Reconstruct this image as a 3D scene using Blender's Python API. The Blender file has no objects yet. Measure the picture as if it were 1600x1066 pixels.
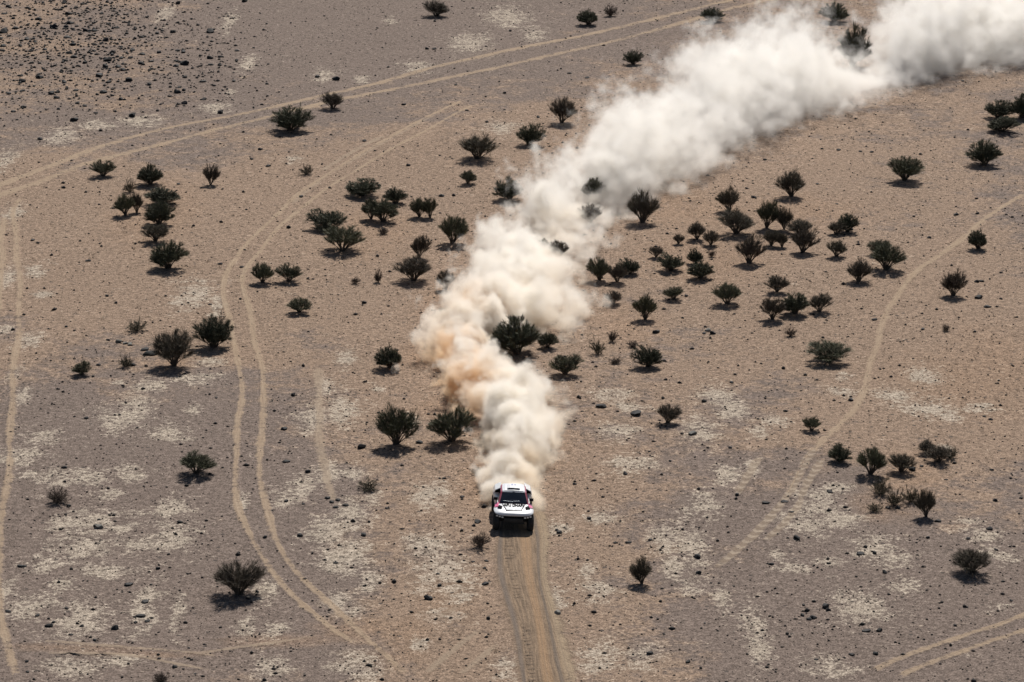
import bpy, bmesh, math, random
import numpy as np
from mathutils import Vector, Matrix, Euler

# ------------------------------------------------------------------ camera, sky, sun, exposure
SC = bpy.context.scene
COL = SC.collection
CAM_H, PITCH, FPX = 62.0, math.radians(16.5), 5300.0
cam_d = bpy.data.cameras.new("camera")
cam_d.sensor_width = 36.0
cam_d.lens = 36.0 * FPX / 1600.0
cam_d.clip_start, cam_d.clip_end = 1.0, 4000.0
cam = bpy.data.objects.new("camera", cam_d)
COL.objects.link(cam)
cam.location = (0, 0, CAM_H)
cam.rotation_euler = (math.radians(90) - PITCH, 0, 0)
SC.camera = cam

SUN_EL, SUN_AZ = math.radians(47.0), math.radians(11.0)     # azimuth from +Y towards +X
w = bpy.data.worlds.new("World")
SC.world = w
w.use_nodes = True
wn = w.node_tree
wn.nodes.clear()
sky = wn.nodes.new("ShaderNodeTexSky")
sky.sky_type = 'NISHITA'
sky.sun_disc = False
sky.sun_elevation, sky.sun_rotation = SUN_EL, SUN_AZ
bg = wn.nodes.new("ShaderNodeBackground")
bg.inputs["Strength"].default_value = 0.05
wo = wn.nodes.new("ShaderNodeOutputWorld")
wn.links.new(sky.outputs[0], bg.inputs[0])
wn.links.new(bg.outputs[0], wo.inputs[0])

sun_d = bpy.data.lights.new("sun", 'SUN')
sun_d.energy = 5.0
sun_d.angle = math.radians(0.5)
sun_d.color = (1.0, 0.95, 0.88)
sun = bpy.data.objects.new("sun", sun_d)
COL.objects.link(sun)
sun.rotation_euler = Vector((-math.sin(SUN_AZ) * math.cos(SUN_EL), -math.cos(SUN_AZ) * math.cos(SUN_EL),
                             -math.sin(SUN_EL))).to_track_quat('-Z', 'Y').to_euler()
sun.location = (20, 250, 200)

SC.view_settings.view_transform = 'Standard'
SC.view_settings.look = 'None'
SC.view_settings.exposure = 0.22
SC.view_settings.gamma = 1.0
SC.render.engine = 'CYCLES'
SC.cycles.max_bounces = 20
SC.cycles.diffuse_bounces = 3
SC.cycles.volume_bounces = 9
SC.cycles.volume_step_rate = 0.036
SC.cycles.volume_max_steps = 512
SC.cycles.transparent_max_bounces = 96      # a ray may pass many folds of the dust cloud
SC.cycles.use_denoising = True

R = random.Random(11)
NR = np.random.default_rng(5)

# ------------------------------------------------------------------ helpers
CAR_XY = (0.0, 118.0)      # set again below, once the pixel -> ground function exists

def hgt(x, y):
    """Height of the desert floor: a slow roll, a few tenths of a metre."""
    z = (0.10 * np.sin(x * 0.11 + 1.3) * np.sin(y * 0.075 + 0.5) + 0.06 * np.sin(x * 0.19 + y * 0.13)
         + 0.05 * np.sin(x * 0.31 - y * 0.23 + 2.0))
    cx, cy = CAR_XY
    d2 = ((x - cx) / 5.0) ** 2 + ((y - cy) / 7.0) ** 2
    z = z + (-0.05 * (x - cx)) * np.exp(-d2)
    return z

def ray(px, py):
    dx, dy = (px - 800.0) / FPX, (533.0 - py) / FPX
    return (dx, math.cos(PITCH) + dy * math.sin(PITCH), -math.sin(PITCH) + dy * math.cos(PITCH))

def G(px, py):
    """The point of the ground that shows at this pixel of the 1600 x 1066 photograph."""
    d = ray(px, py)
    z = 0.0
    for _ in range(4):
        t = (CAM_H - z) / -d[2]
        x, y = d[0] * t, d[1] * t
        z = float(hgt(np.float64(x), np.float64(y)))
    return Vector((x, y, z))

def px_per_m(y, z=0.0):
    return FPX / (y * math.cos(PITCH) + (CAM_H - z) * math.sin(PITCH))

def dep(y):
    return math.atan2(CAM_H, y)

def tag(o, label=None, cat=None, group=None, kind=None):
    if label: o["label"] = label
    if cat: o["category"] = cat
    if group: o["group"] = group
    if kind: o["kind"] = kind
    return o

def mesh_from(name, verts, faces, smooth=False):
    me = bpy.data.meshes.new(name)
    me.from_pydata([tuple(v) for v in verts], [], faces)
    if smooth:
        me.polygons.foreach_set("use_smooth", [True] * len(me.polygons))
    me.update()
    return me

def mesh_np(name, V, F, smooth=False):
    """Vertices (n,3), faces (m,k) of equal size k."""
    me = bpy.data.meshes.new(name)
    V = np.asarray(V, dtype=np.float32); F = np.asarray(F, dtype=np.int32)
    k = F.shape[1]
    me.vertices.add(len(V)); me.vertices.foreach_set("co", V.ravel())
    me.loops.add(F.size); me.loops.foreach_set("vertex_index", F.ravel())
    me.polygons.add(len(F))
    me.polygons.foreach_set("loop_start", np.arange(0, F.size, k, dtype=np.int32))
    me.update(calc_edges=True)
    if smooth:
        me.polygons.foreach_set("use_smooth", np.ones(len(F), dtype=bool))
    me.validate()
    return me

def link(name, me, mat=None, parent=None):
    o = bpy.data.objects.new(name, me)
    COL.objects.link(o)
    if mat is not None and not me.materials:
        me.materials.append(mat)
    if parent is not None:
        o.parent = parent
    return o

class NT:
    """Small helper to write node trees (shader or geometry) as expressions."""
    def __init__(s, tree):
        s.t = tree
    def n(s, kind, **kw):
        nd = s.t.nodes.new(kind)
        for k, v in kw.items(): setattr(nd, k, v)
        return nd
    def put(s, sock, v):
        if hasattr(v, "is_output"): s.t.links.new(v, sock)
        else: sock.default_value = v
    def m(s, op, a, b=0.0, c=0.0, clamp=False):
        nd = s.n("ShaderNodeMath", operation=op, use_clamp=clamp)
        s.put(nd.inputs[0], a); s.put(nd.inputs[1], b)
        if op in ('MULTIPLY_ADD', 'COMPARE', 'SMOOTH_MAX', 'SMOOTH_MIN', 'WRAP'): s.put(nd.inputs[2], c)
        return nd.outputs[0]
    def add(s, a, b): return s.m('ADD', a, b)
    def sub(s, a, b): return s.m('SUBTRACT', a, b)
    def mul(s, a, b): return s.m('MULTIPLY', a, b)
    def step(s, x, lo, hi, a=0.0, b=1.0):
        nd = s.n("ShaderNodeMapRange", interpolation_type='SMOOTHSTEP', clamp=True)
        s.put(nd.inputs["Value"], x)
        s.put(nd.inputs["From Min"], lo); s.put(nd.inputs["From Max"], hi)
        s.put(nd.inputs["To Min"], a); s.put(nd.inputs["To Max"], b)
        return nd.outputs["Result"]
    def noise(s, vec, scale, detail=2.0, rough=0.5, color=False):
        nd = s.n("ShaderNodeTexNoise")
        s.put(nd.inputs["Vector"], vec)
        nd.inputs["Scale"].default_value = scale
        nd.inputs["Detail"].default_value = detail
        nd.inputs["Roughness"].default_value = rough
        return nd.outputs["Color" if color else "Fac"] if "Fac" in nd.outputs else nd.outputs[0]
    def voro(s, vec, scale, out="Distance", rand=1.0):
        nd = s.n("ShaderNodeTexVoronoi")
        s.put(nd.inputs["Vector"], vec)
        nd.inputs["Scale"].default_value = scale
        nd.inputs["Randomness"].default_value = rand
        return nd
    def mix(s, f, a, b, mode='MIX'):
        nd = s.n("ShaderNodeMix", data_type='RGBA', blend_type=mode)
        s.put(nd.inputs[0], f)
        for sock, v in ((nd.inputs[6], a), (nd.inputs[7], b)):
            if hasattr(v, "is_output"): s.t.links.new(v, sock)
            else: sock.default_value = (*v, 1.0)
        return nd.outputs[2]

def new_mat(name):
    m = bpy.data.materials.new(name)
    m.use_nodes = True
    m.node_tree.nodes.clear()
    g = NT(m.node_tree)
    out = g.n("ShaderNodeOutputMaterial")
    return m, g, out

def simple_mat(name, col, rough=0.7, metal=0.0, vary=0.15, scale=6.0, coat=0.0, spec=0.5):
    """Plain surface with a little procedural unevenness and dust."""
    m, g, out = new_mat(name)
    tc = g.n("ShaderNodeTexCoord")
    n = g.noise(tc.outputs["Object"], scale, 5.0, 0.6)
    f = g.step(n, 0.3, 0.7, 1.0 - vary, 1.0 + vary)
    b = g.n("ShaderNodeBsdfPrincipled")
    mul = g.n("ShaderNodeVectorMath", operation='SCALE')
    mul.inputs[0].default_value = col
    g.put(mul.inputs["Scale"], f)
    g.t.links.new(mul.outputs[0], b.inputs["Base Color"])
    b.inputs["Roughness"].default_value = rough
    b.inputs["Metallic"].default_value = metal
    b.inputs["Specular IOR Level"].default_value = spec
    if coat: b.inputs["Coat Weight"].default_value = coat
    g.t.links.new(b.outputs[0], out.inputs[0])
    return m

CAR_XY = tuple(G(800, 818))[:2]
CAR_Z = float(hgt(np.float64(CAR_XY[0]), np.float64(CAR_XY[1])))

# ------------------------------------------------------------------ the desert floor
# stains and soils of the plain, as (px, py, rx, ry) of the photograph, laid onto the ground
WHITE = """20 713 40 15;50 740 15 6;110 746 50 12;203 740 25 12;169 773 20 8;270 794 28 14;135 817 50 20;189 824 25 10;
270 838 35 25;135 855 45 18;216 851 25 10;68 882 28 14;95 915 18 14;169 892 35 12;44 950 35 18;10 920 12 15;128 970 38 28;
226 950 20 40;277 956 10 25;415 922 20 16;385 976 14 20;432 986 20 10;111 1044 40 15;186 1033 35 8;422 1044 25 18;507 834 32 25;
523 875 25 22;446 784 20 12;473 757 25 18;513 740 25 18;527 942 20 15;378 787 8 14;550 740 18 12;550 807 28 25;547 868 28 30;
581 909 20 18;675 770 30 20;662 851 30 20;692 895 40 30;712 925 28 15;550 956 20 10;658 1007 20 10;692 963 25 10;564 1040 40 20;
581 780 15 12;790 1040 15 20;986 726 40 12;935 807 25 12;868 824 25 12;1037 841 25 20;1053 882 20 25;935 922 30 15;935 1027 30 25;
868 936 14 25;1003 1024 25 20;918 888 12 12;1100 787 25 18;1080 858 25 35;1080 915 20 12;1276 784 35 20;1263 817 40 18;1313 808 28 18;
1364 855 40 15;1391 875 30 12;1212 868 10 12;1242 888 25 8;1293 878 20 7;1347 949 45 25;1411 915 25 10;1178 976 18 35;1188 1010 18 25;
1128 936 10 20;1296 1044 35 15;1533 834 30 12;1567 868 25 10;1563 949 18 6;1138 743 20 15;1175 733 12 12;1307 763 25 8;1516 814 20 5;
1121 620 25 18;1144 640 25 18;1205 657 20 10;1188 674 15 10;1094 674 25 20;1398 620 25 14;1448 637 38 14;1482 650 20 10;1533 637 25 8;
1448 586 25 14;1317 590 10 8;1323 613 25 8;956 617 30 10;983 637 25 10;969 674 30 12;540 560 14 14;540 644 22 22;641 660 12 10;
591 607 12 6;54 424 16 10;68 461 15 6;13 431 16 16;304 461 30 22;338 478 10 15;44 532 18 12;10 515 14 8;328 566 22 8;304 593 40 8;
236 603 25 12;209 637 28 20;189 654 40 18;68 684 25 12;34 620 14 12;20 586 10 10;507 607 14 14;490 654 22 22;527 637 18 25;304 640 10 8;
263 677 30 12;186 598 8 4;10 250 15 15;95 213 22 12;152 196 25 8;220 189 30 8;338 169 22 8;361 145 8 5;358 34 10 15;260 20 12 15;
388 98 12 12;507 118 15 10;793 27 30 14;733 67 30 14;652 105 22 8;611 32 8 5;567 125 12 6;783 199 22 10;834 54 15 12;459 250 14 6;20 335 14 14;1480 700 10 5"""
# tan sand (+) and grey-mauve gravel (-): px, py, rx, ry, amount
TONE = """250 400 300 150 .55;620 340 260 130 .5;1250 420 330 150 .5;1000 200 300 90 .3;130 90 190 100 .12;1460 550 200 130 .5;
700 840 110 140 .4;930 840 130 180 .45;480 60 220 80 -.75;800 40 250 70 -.55;90 880 190 180 -.7;420 700 140 120 -.3;260 660 180 70 -.45;
60 640 90 90 -.3;1150 590 160 70 -.25;1460 900 230 190 -.55;1100 760 180 120 -.15;1210 980 180 130 -.45;330 880 150 130 -.5;450 1000 150 80 -.3;
700 960 160 110 .1;1400 690 120 60 .35;250 215 280 40 -.35;600 600 120 100 .3;80 330 120 60 .3;1500 350 160 60 -.25;1370 250 200 70 .05"""
ORANGE = """120 1013 140 7;240 1023 120 6;440 1000 110 12;640 1000 40 40;700 930 60 40;560 985 80 25;740 760 40 40;1500 600 120 60;1560 560 80 60;
1420 740 60 40;1380 790 60 30;920 230 60 30;700 480 60 40;1080 330 120 40;980 510 60 40;650 555 30 20;270 570 40 20;590 1030 60 20;1250 330 120 30;700 640 60 20;1100 400 120 50;580 360 90 50;240 330 80 60"""

def blobs(txt):
    out = []
    for part in txt.replace("\n", "").split(";"):
        v = [float(a) for a in part.split()]
        c = G(v[0], v[1])
        s = px_per_m(c.y)
        out.append((c.x, c.y, 1.12 * v[2] / s, 1.12 * v[3] / (s * math.sin(dep(c.y))), v[4] if len(v) > 4 else 1.0))
    return out
WHITE, TONE, ORANGE = blobs(WHITE), blobs(TONE), blobs(ORANGE)

def soil(x, y):
    """(tone, white, orange) of the soil at ground points."""
    def acc(bl, hard):
        a = np.zeros_like(x)
        for cx, cy, rx, ry, amp in bl:
            q = ((x - cx) / rx) ** 2 + ((y - cy) / ry) ** 2
            k = np.where(q < 9, np.exp(-q * 0.7), 0.0)
            a = np.maximum(a, amp * k) if hard else a + amp * k
        return a
    return np.stack([0.5 + acc(TONE, False), acc(WHITE, True), acc(ORANGE, True), np.ones_like(x)], axis=-1)

def soil_attr(me):
    n = len(me.vertices)
    co = np.empty(n * 3, dtype=np.float32); me.vertices.foreach_get("co", co)
    co = co.reshape(-1, 3).astype(np.float64)
    a = me.color_attributes.new("soil", 'FLOAT_COLOR', 'POINT')
    a.data.foreach_set("color", soil(co[:, 0], co[:, 1]).astype(np.float32).ravel())

C_TAN, C_GREY, C_WHITE = (0.243, 0.176, 0.130), (0.166, 0.130, 0.111), (0.36, 0.308, 0.25)

def soil_material(name, track=None):
    """Sand, grey gravel and pale crust; a track adds its own layer over the same soil, fading into it at its rims."""
    m, g, out = new_mat(name)
    pos = g.n("ShaderNodeNewGeometry").outputs["Position"]
    sep = g.n("ShaderNodeSeparateColor")
    at = g.n("ShaderNodeAttribute", attribute_name="soil")
    g.t.links.new(at.outputs["Color"], sep.inputs[0])
    tone, white, orange = sep.outputs[0], sep.outputs[1], sep.outputs[2]
    n1 = g.noise(pos, 0.14, 4.0, 0.55)
    n2 = g.noise(pos, 0.7, 6.0, 0.62)
    n3 = g.noise(pos, 3.2, 5.0, 0.68)
    n4 = g.noise(pos, 11.0, 3.0, 0.7)
    t = g.add(tone, g.mul(g.sub(n1, 0.5), 2.2))
    t = g.add(t, g.mul(g.sub(n2, 0.5), 1.7))
    t = g.add(t, g.mul(g.sub(n3, 0.5), 1.2))
    col = g.mix(g.step(t, 0.22, 0.8), C_GREY, C_TAN)
    og = g.add(orange, g.mul(g.sub(n2, 0.5), 1.2))
    col = g.mix(g.step(og, 0.35, 1.1, 0.0, 0.5), col, (0.262, 0.176, 0.118))
    # pale crust, broken into chips
    wv = g.add(g.m('MULTIPLY_ADD', white, 0.84, 0.04), g.mul(g.sub(n2, 0.5), 2.0))
    wv = g.add(wv, g.mul(g.sub(n3, 0.5), 1.9))
    wv = g.add(wv, g.mul(g.sub(n4, 0.5), 1.2))
    wf = g.step(wv, 0.38, 0.96)
    col = g.mix(g.mul(wf, 0.9), col, C_WHITE)
    # grain: darker and lighter crumbs
    col = g.mix(1.0, col, g.mix(g.step(n4, 0.3, 0.70), (0.50, 0.48, 0.46), (1.45, 1.45, 1.45)), 'MULTIPLY')
    col = g.mix(1.0, col, g.mix(g.step(n3, 0.3, 0.70), (0.66, 0.65, 0.64), (1.27, 1.27, 1.26)), 'MULTIPLY')
    # scattered pebbles too small to model
    for sc, lim, keep, dark in ((2.0, 0.26, 0.60, (0.060, 0.050, 0.044)), (4.2, 0.34, 0.62, (0.085, 0.066, 0.052)), (9.0, 0.30, 0.55, (0.12, 0.09, 0.068))):
        v = g.voro(pos, sc)
        sepv = g.n("ShaderNodeSeparateColor")
        g.t.links.new(v.outputs["Color"], sepv.inputs[0])
        size = g.mul(sepv.outputs[1], lim)
        k = g.mul(g.m('LESS_THAN', v.outputs["Distance"], size), g.m('GREATER_THAN', sepv.outputs[0], keep))
        if track: k = g.mul(k, 0.35)
        col = g.mix(g.mul(k, 0.85), col, dark)
    bump_h = g.add(g.add(g.mul(n3, 0.6), g.mul(n4, 0.45)), g.mul(n2, 0.9))
    rim = None
    if track:
        uv = g.n("ShaderNodeUVMap", uv_map="run").outputs[0]
        sx = g.n("ShaderNodeSeparateXYZ"); g.t.links.new(uv, sx.inputs[0])
        u, v = sx.outputs[0], sx.outputs[1]                      # metres across, metres along
        at2 = g.n("ShaderNodeAttribute", attribute_name="rim")
        rim = at2.outputs["Fac"]
        along = g.n("ShaderNodeCombineXYZ")
        g.t.links.new(g.mul(u, 9.0), along.inputs[0]); g.t.links.new(g.mul(v, 0.5), along.inputs[1])
        st = g.noise(along.outputs[0], 1.0, 4.0, 0.6)
        if track == 'rut':
            layer = g.mix(g.step(st, 0.3, 0.7), (0.27, 0.198, 0.136), (0.335, 0.255, 0.18))
            layer = g.mix(1.0, layer, g.mix(g.step(n4, 0.3, 0.7), (0.9, 0.9, 0.9), (1.1, 1.1, 1.1)), 'MULTIPLY')
            r = g.add(rim, g.add(g.mul(g.sub(n3, 0.5), 2.2), g.add(g.mul(g.sub(n2, 0.5), 2.2), g.mul(g.sub(n1, 0.5), 1.2))))
            fac = g.mul(g.step(r, 0.22, 1.0), 0.85)
        elif track == 'faint':
            layer = g.mix(g.step(st, 0.3, 0.7), (0.255, 0.193, 0.14), (0.31, 0.243, 0.178))
            r = g.add(rim, g.add(g.mul(g.sub(n3, 0.5), 1.6), g.mul(g.sub(n2, 0.5), 1.4)))
            fac = g.mul(g.step(r, 0.42, 1.0), 0.72)
        elif track == 'tread':
            wv_ = g.m('SINE', g.mul(g.add(v, g.mul(g.m('ABSOLUTE', u), 0.8)), 7.0))
            layer = g.mix(g.step(wv_, 0.0, 0.7), (0.22, 0.168, 0.122), (0.36, 0.29, 0.22))
            r = g.add(rim, g.add(g.mul(g.sub(n3, 0.5), 1.2), g.mul(g.sub(n2, 0.5), 1.5)))
            fac = g.mul(g.step(r, 0.4, 0.9), 0.7)
        else:                                                    # the broad fresh track of the race
            lane = g.m('SINE', g.mul(u, 21.0))
            wave = g.m('SINE', g.mul(g.add(v, g.add(g.mul(n3, 0.5), g.mul(n2, 0.9))), 14.0))
            lug = g.mul(g.step(wave, 0.1, 0.7), g.mul(g.step(g.m('ABSOLUTE', g.add(u, 0.42)), 0.24, 0.17), g.step(g.noise(pos, 0.22, 1.0), 0.42, 0.55)))
            base = g.mix(g.step(st, 0.28, 0.72), (0.140, 0.101, 0.071), (0.262, 0.188, 0.127))
            base = g.mix(g.step(g.m('ABSOLUTE', g.sub(u, 0.38)), 0.42, 0.05, 0.0, 0.75), base, (0.30, 0.195, 0.115))
            base = g.mix(g.step(g.m('ABSOLUTE', g.add(u, 0.92)), 0.22, 0.04, 0.0, 0.7), base, (0.135, 0.112, 0.098))
            base = g.mix(g.step(g.m('ABSOLUTE', g.sub(u, 0.96)), 0.13, 0.03, 0.0, 0.7), base, (0.135, 0.112, 0.095))
            base = g.mix(g.step(g.m('ABSOLUTE', g.sub(u, 1.42)), 0.45, 0.12, 0.0, 0.9), base, (0.30, 0.228, 0.155))
            base = g.mix(g.mul(lug, 0.5), base, (0.13, 0.098, 0.074))
            base = g.mix(g.mul(g.step(lane, 0.6, 1.0), 0.35), base, (0.17, 0.128, 0.094))
            layer = g.mix(1.0, base, g.mix(g.step(n4, 0.3, 0.7), (0.84, 0.84, 0.84), (1.16, 1.16, 1.16)), 'MULTIPLY')
            r = g.add(rim, g.add(g.mul(g.sub(n3, 0.5), 0.9), g.mul(g.sub(n2, 0.5), 0.8)))
            fac = g.step(r, 0.2, 0.65)
            bump_h = g.add(bump_h, g.mul(g.add(g.mul(lug, -0.6), st), fac))
        col = g.mix(fac, col, layer)
    b = g.n("ShaderNodeBsdfPrincipled")
    b.inputs["Roughness"].default_value = 0.95
    b.inputs["Specular IOR Level"].default_value = 0.12
    bp = g.n("ShaderNodeBump")
    bp.inputs["Strength"].default_value = 0.75
    bp.inputs["Distance"].default_value = 0.16
    g.t.links.new(bump_h, bp.inputs["Height"])
    g.t.links.new(bp.outputs[0], b.inputs["Normal"])
    g.t.links.new(col, b.inputs["Base Color"])
    g.t.links.new(b.outputs[0], out.inputs[0])
    return m

xs = np.concatenate([-np.geomspace(900, 66, 14), np.arange(-62, 62.01, 0.34), np.geomspace(66, 900, 14)])
ys = np.concatenate([np.array([-400, -150, 0, 60, 110, 135]), np.arange(143, 345, 0.45), np.geomspace(352, 2600, 18)])
X, Y = np.meshgrid(xs, ys)
V = np.stack([X.ravel(), Y.ravel(), hgt(X, Y).ravel()], axis=1)
nx, ny = len(xs), len(ys)
i = np.arange(nx - 1); j = np.arange(ny - 1)
I, J = np.meshgrid(i, j)
a = (J * nx + I).ravel()
ground_me = mesh_np("ground", V, np.stack([a, a + 1, a + nx + 1, a + nx], axis=1), True)
soil_attr(ground_me)
tag(link("ground", ground_me, soil_material("desert_soil")), kind="structure")

# ------------------------------------------------------------------ wheel tracks
def smooth_line(pts, step=0.45):
    """Catmull-Rom through ground points, resampled."""
    P = [np.array((p[0], p[1])) for p in pts]
    P = [2 * P[0] - P[1]] + P + [2 * P[-1] - P[-2]]
    out = []
    for k in range(1, len(P) - 2):
        p0, p1, p2, p3 = P[k - 1:k + 3]
        n = max(2, int(np.linalg.norm(p2 - p1) / step))
        for q in range(n):
            t = q / n
            out.append(0.5 * (2 * p1 + (p2 - p0) * t + (2 * p0 - 5 * p1 + 4 * p2 - p3) * t * t + (3 * p1 - p0 - 3 * p2 + p3) * t ** 3))
    out.append(P[-2])
    return np.array(out)

def ribbon_data(px_pts, width, prof, lift, off=0.0):
    """A strip over the ground; PROF: (fraction across -1..1, height, rim 0..1)."""
    L = smooth_line([G(*p) for p in px_pts])
    L = L + np.stack([(0.06 if width < 2 else 0.0) * np.sin(np.arange(len(L)) * 0.21 + px_pts[0][0]), 0 * L[:, 0]], axis=1)
    T = np.gradient(L, axis=0); T /= np.linalg.norm(T, axis=1)[:, None]
    N = np.stack([T[:, 1], -T[:, 0]], axis=1)
    N[N[:, 0] < 0] *= -1                     # across always points to +X
    s = np.concatenate([[0], np.cumsum(np.linalg.norm(np.diff(L, axis=0), axis=1))])
    fade = np.clip(np.minimum(s, s[-1] - s) / 3.0, 0, 1)
    V, UV, RIM = [], [], []
    for f, h, rim in prof:
        wv = 1 + (0.16 if width < 2 else 0.03) * np.sin(s * 0.37 + 1.3 * np.sin(s * 0.11) + f)
        Q = L + N * ((f * width * 0.5 * wv) + off)[:, None]
        V.append(np.column_stack([Q, hgt(Q[:, 0], Q[:, 1]) + (lift + max(h, 0.0)) * fade + min(h, 0.0) - 0.05 * (1 - fade)]))
        UV.append(np.column_stack([np.full(len(L), f * width * 0.5), s]))
        RIM.append(rim * (0.25 + 0.75 * fade))
    n, k = len(L), len(prof)
    V = np.stack(V, axis=1).reshape(-1, 3); UV = np.stack(UV, axis=1).reshape(-1, 2); RIM = np.stack(RIM, axis=1).ravel()
    a = (np.arange(n - 1)[:, None] * k + np.arange(k - 1)[None, :]).ravel()
    return V, UV, RIM, np.stack([a, a + 1, a + k + 1, a + k], axis=1)

RUT = [(-1.6, -0.035, 0.0), (-1.0, 0.002, 0.35), (-0.65, 0.022, 0.75), (-0.3, 0.008, 1.0), (0.3, 0.008, 1.0), (0.65, 0.022, 0.75), (1.0, 0.002, 0.35), (1.6, -0.035, 0.0)]
FLAT = [(-1.5, -0.03, 0.0), (-0.9, 0.002, 0.5), (-0.3, 0.006, 1.0), (0.3, 0.006, 1.0), (0.9, 0.002, 0.5), (1.5, -0.03, 0.0)]
def track(name, lines, width, mat, lift, prof=RUT):
    V, UV, RIM, F, base = [], [], [], [], 0
    for L in lines:
        v, u, r, f = ribbon_data(L, width, prof, lift)
        V.append(v); UV.append(u); RIM.append(r); F.append(f + base); base += len(v)
        lift += 0.004
    V, UV, RIM, F = np.concatenate(V), np.concatenate(UV), np.concatenate(RIM), np.concatenate(F)
    me = mesh_np(name, V, F, True)
    soil_attr(me)
    uvl = me.uv_layers.new(name="run")
    vi = np.empty(len(me.loops), dtype=np.int32); me.loops.foreach_get("vertex_index", vi)
    uvl.data.foreach_set("uv", UV[vi].astype(np.float32).ravel())
    at = me.attributes.new("rim", 'FLOAT', 'POINT')
    at.data.foreach_set("value", RIM.astype(np.float32))
    return tag(link(name, me, mat), kind="structure")

def pts(s):
    return [tuple(float(c) for c in p.split(",")) for p in s.split()]
M_RUT, M_FAINT, M_TREAD, M_RACE = (soil_material("rut_sand", 'rut'), soil_material("faint_track_sand", 'faint'),
                                   soil_material("tread_marked_sand", 'tread'), soil_material("race_track_sand", 'race'))
track("dirt_road", [pts("-40,312 0,290 90,255 180,222 270,199 420,169 560,137 700,100 850,68 1000,35 1120,6 1200,-14"),
                    pts("-40,325 0,306 60,285 130,258 200,239 330,205 430,180 560,150 720,118 870,85 1050,40 1190,2 1260,-15")], 0.95, M_RUT, .006)
track("dirt_track", [pts("735,150 640,197 560,243 480,293 430,338 388,380 357,420 349,450 358,500 371,560 377,620 371,680 367,730 373,790 396,850 440,910 490,960 540,998 600,1020"),
                     pts("750,158 650,212 570,258 500,303 450,343 411,386 385,420 381,450 394,510 407,570 412,640 406,700 409,760 426,830 460,890 510,940 560,985 620,1040 650,1075")], 0.44, M_RUT, 0.011)
track("sand_path", [pts("40,300 22,330 25,380 31,450 27,530 18,620 16,700 6,790 0,850 -4,900 0,960 14,1020 32,1075"),
                    pts("8,330 3,380 2,430 -4,500")], 0.5, M_RUT, 0.019)
track("crossing_track", [pts("5,998 90,1003 180,1010 290,1019 400,1032"), pts("8,1018 100,1021 200,1024 300,1042 380,1058"),
                         pts("240,1030 330,1018 440,1003 545,985")], 0.42, M_FAINT, 0.013, FLAT)
track("sandy_trail", [pts("1620,292 1575,318 1540,342 1505,372 1470,398 1430,428 1398,465 1382,500 1372,535 1358,570 1353,605 1335,640 1298,675 1272,705 1240,760 1212,798")], 0.52, M_RUT, 0.014)
track("tread_trail", [pts("1290,682 1266,712 1240,760 1208,800 1170,845 1130,880 1095,905"), pts("1198,700 1165,750 1140,790"), pts("1290,705 1262,760 1240,800 1180,860")], 0.62, M_TREAD, 0.019)
track("corner_track", [pts("1330,1066 1370,1046 1420,1024 1500,995 1560,976 1640,946 1740,910"), pts("1375,1075 1415,1052 1470,1030 1540,1005 1580,992 1640,972 1740,940")], 0.5, M_RUT, 0.010)
track("turning_track", [pts("1397,1030 1398,1050 1402,1075"), pts("1412,1028 1408,1045 1415,1070"), pts("1440,1040 1434,1058 1442,1078"), pts("1462,1036 1456,1052 1462,1078")], 0.36, M_FAINT, 0.019, FLAT)
track("old_track", [pts("640,1075 700,1022 740,990 778,962"), pts("695,1075 745,1035 800,985"), pts("640,985 690,962 750,928")], 0.5, M_FAINT, 0.016, FLAT)
track("faded_track", [pts("690,172 600,222 525,265 475,302 440,330"), pts("620,205 560,232 490,275"), pts("500,560 498,640 508,740 530,800")], 0.7, M_FAINT, 0.010, FLAT)
RACE = [(-1.5, -0.06, 0.0), (-1.12, 0.05, 0.4), (-1.0, 0.02, 0.8), (-0.85, -0.0, 1.0), (-0.45, 0.0, 1.0), (-0.1, 0.03, 1.0), (0.1, 0.03, 1.0), (0.45, 0.0, 1.0), (0.82, 0.0, 1.0), (0.92, 0.012, 1.0), (1.05, 0.022, 0.9), (1.4, 0.012, 0.6), (2.0, -0.07, 0.0)]
track("race_track", [pts("806,700 803,760 803,812 808,850 817,900 828,960 837,1010 850,1090")], 1.95, M_RACE, 0.038, RACE)

# ------------------------------------------------------------------ the dust cloud
DY0, DY1 = G(800, 812).y, G(800, -40).y
# ground row, centre, half width (pixels of the photo), height of the cloud there (metres), thickness of the air, softness of the rim
DUST = [(800, 806, 40, 0.25), (788, 812, 52, 0.9), (775, 812, 54, 1.5), (745, 812, 55, 2.2), (705, 813, 62, 2.8), (665, 816, 70, 3.0), (632, 802, 92, 3.0),
        (600, 772, 108, 2.9), (570, 758, 104, 2.9), (540, 775, 106, 2.9), (500, 810, 106, 3.3), (460, 818, 104, 3.8),
        (420, 832, 102, 4.3), (385, 855, 102, 4.8), (350, 890, 104, 5.6), (315, 938, 114, 6.3), (280, 990, 126, 6.9),
        (245, 1040, 136, 7.4), (210, 1100, 146, 7.6), (180, 1172, 156, 7.7), (150, 1262, 178, 7.8), (120, 1362, 208, 8.0), (95, 1470, 228, 8.2), (60, 1615, 240, 8.4), (20, 1760, 260, 8.8), (-30, 1950, 280, 9)]
dust_st = []
for py, cx, hw, ht in DUST:
    c = G(cx, py)
    dust_st.append(((c.y - DY0) / (DY1 - DY0), c.x, hw / px_per_m(c.y), ht))
XR = (-12.0, 108.0)

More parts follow.
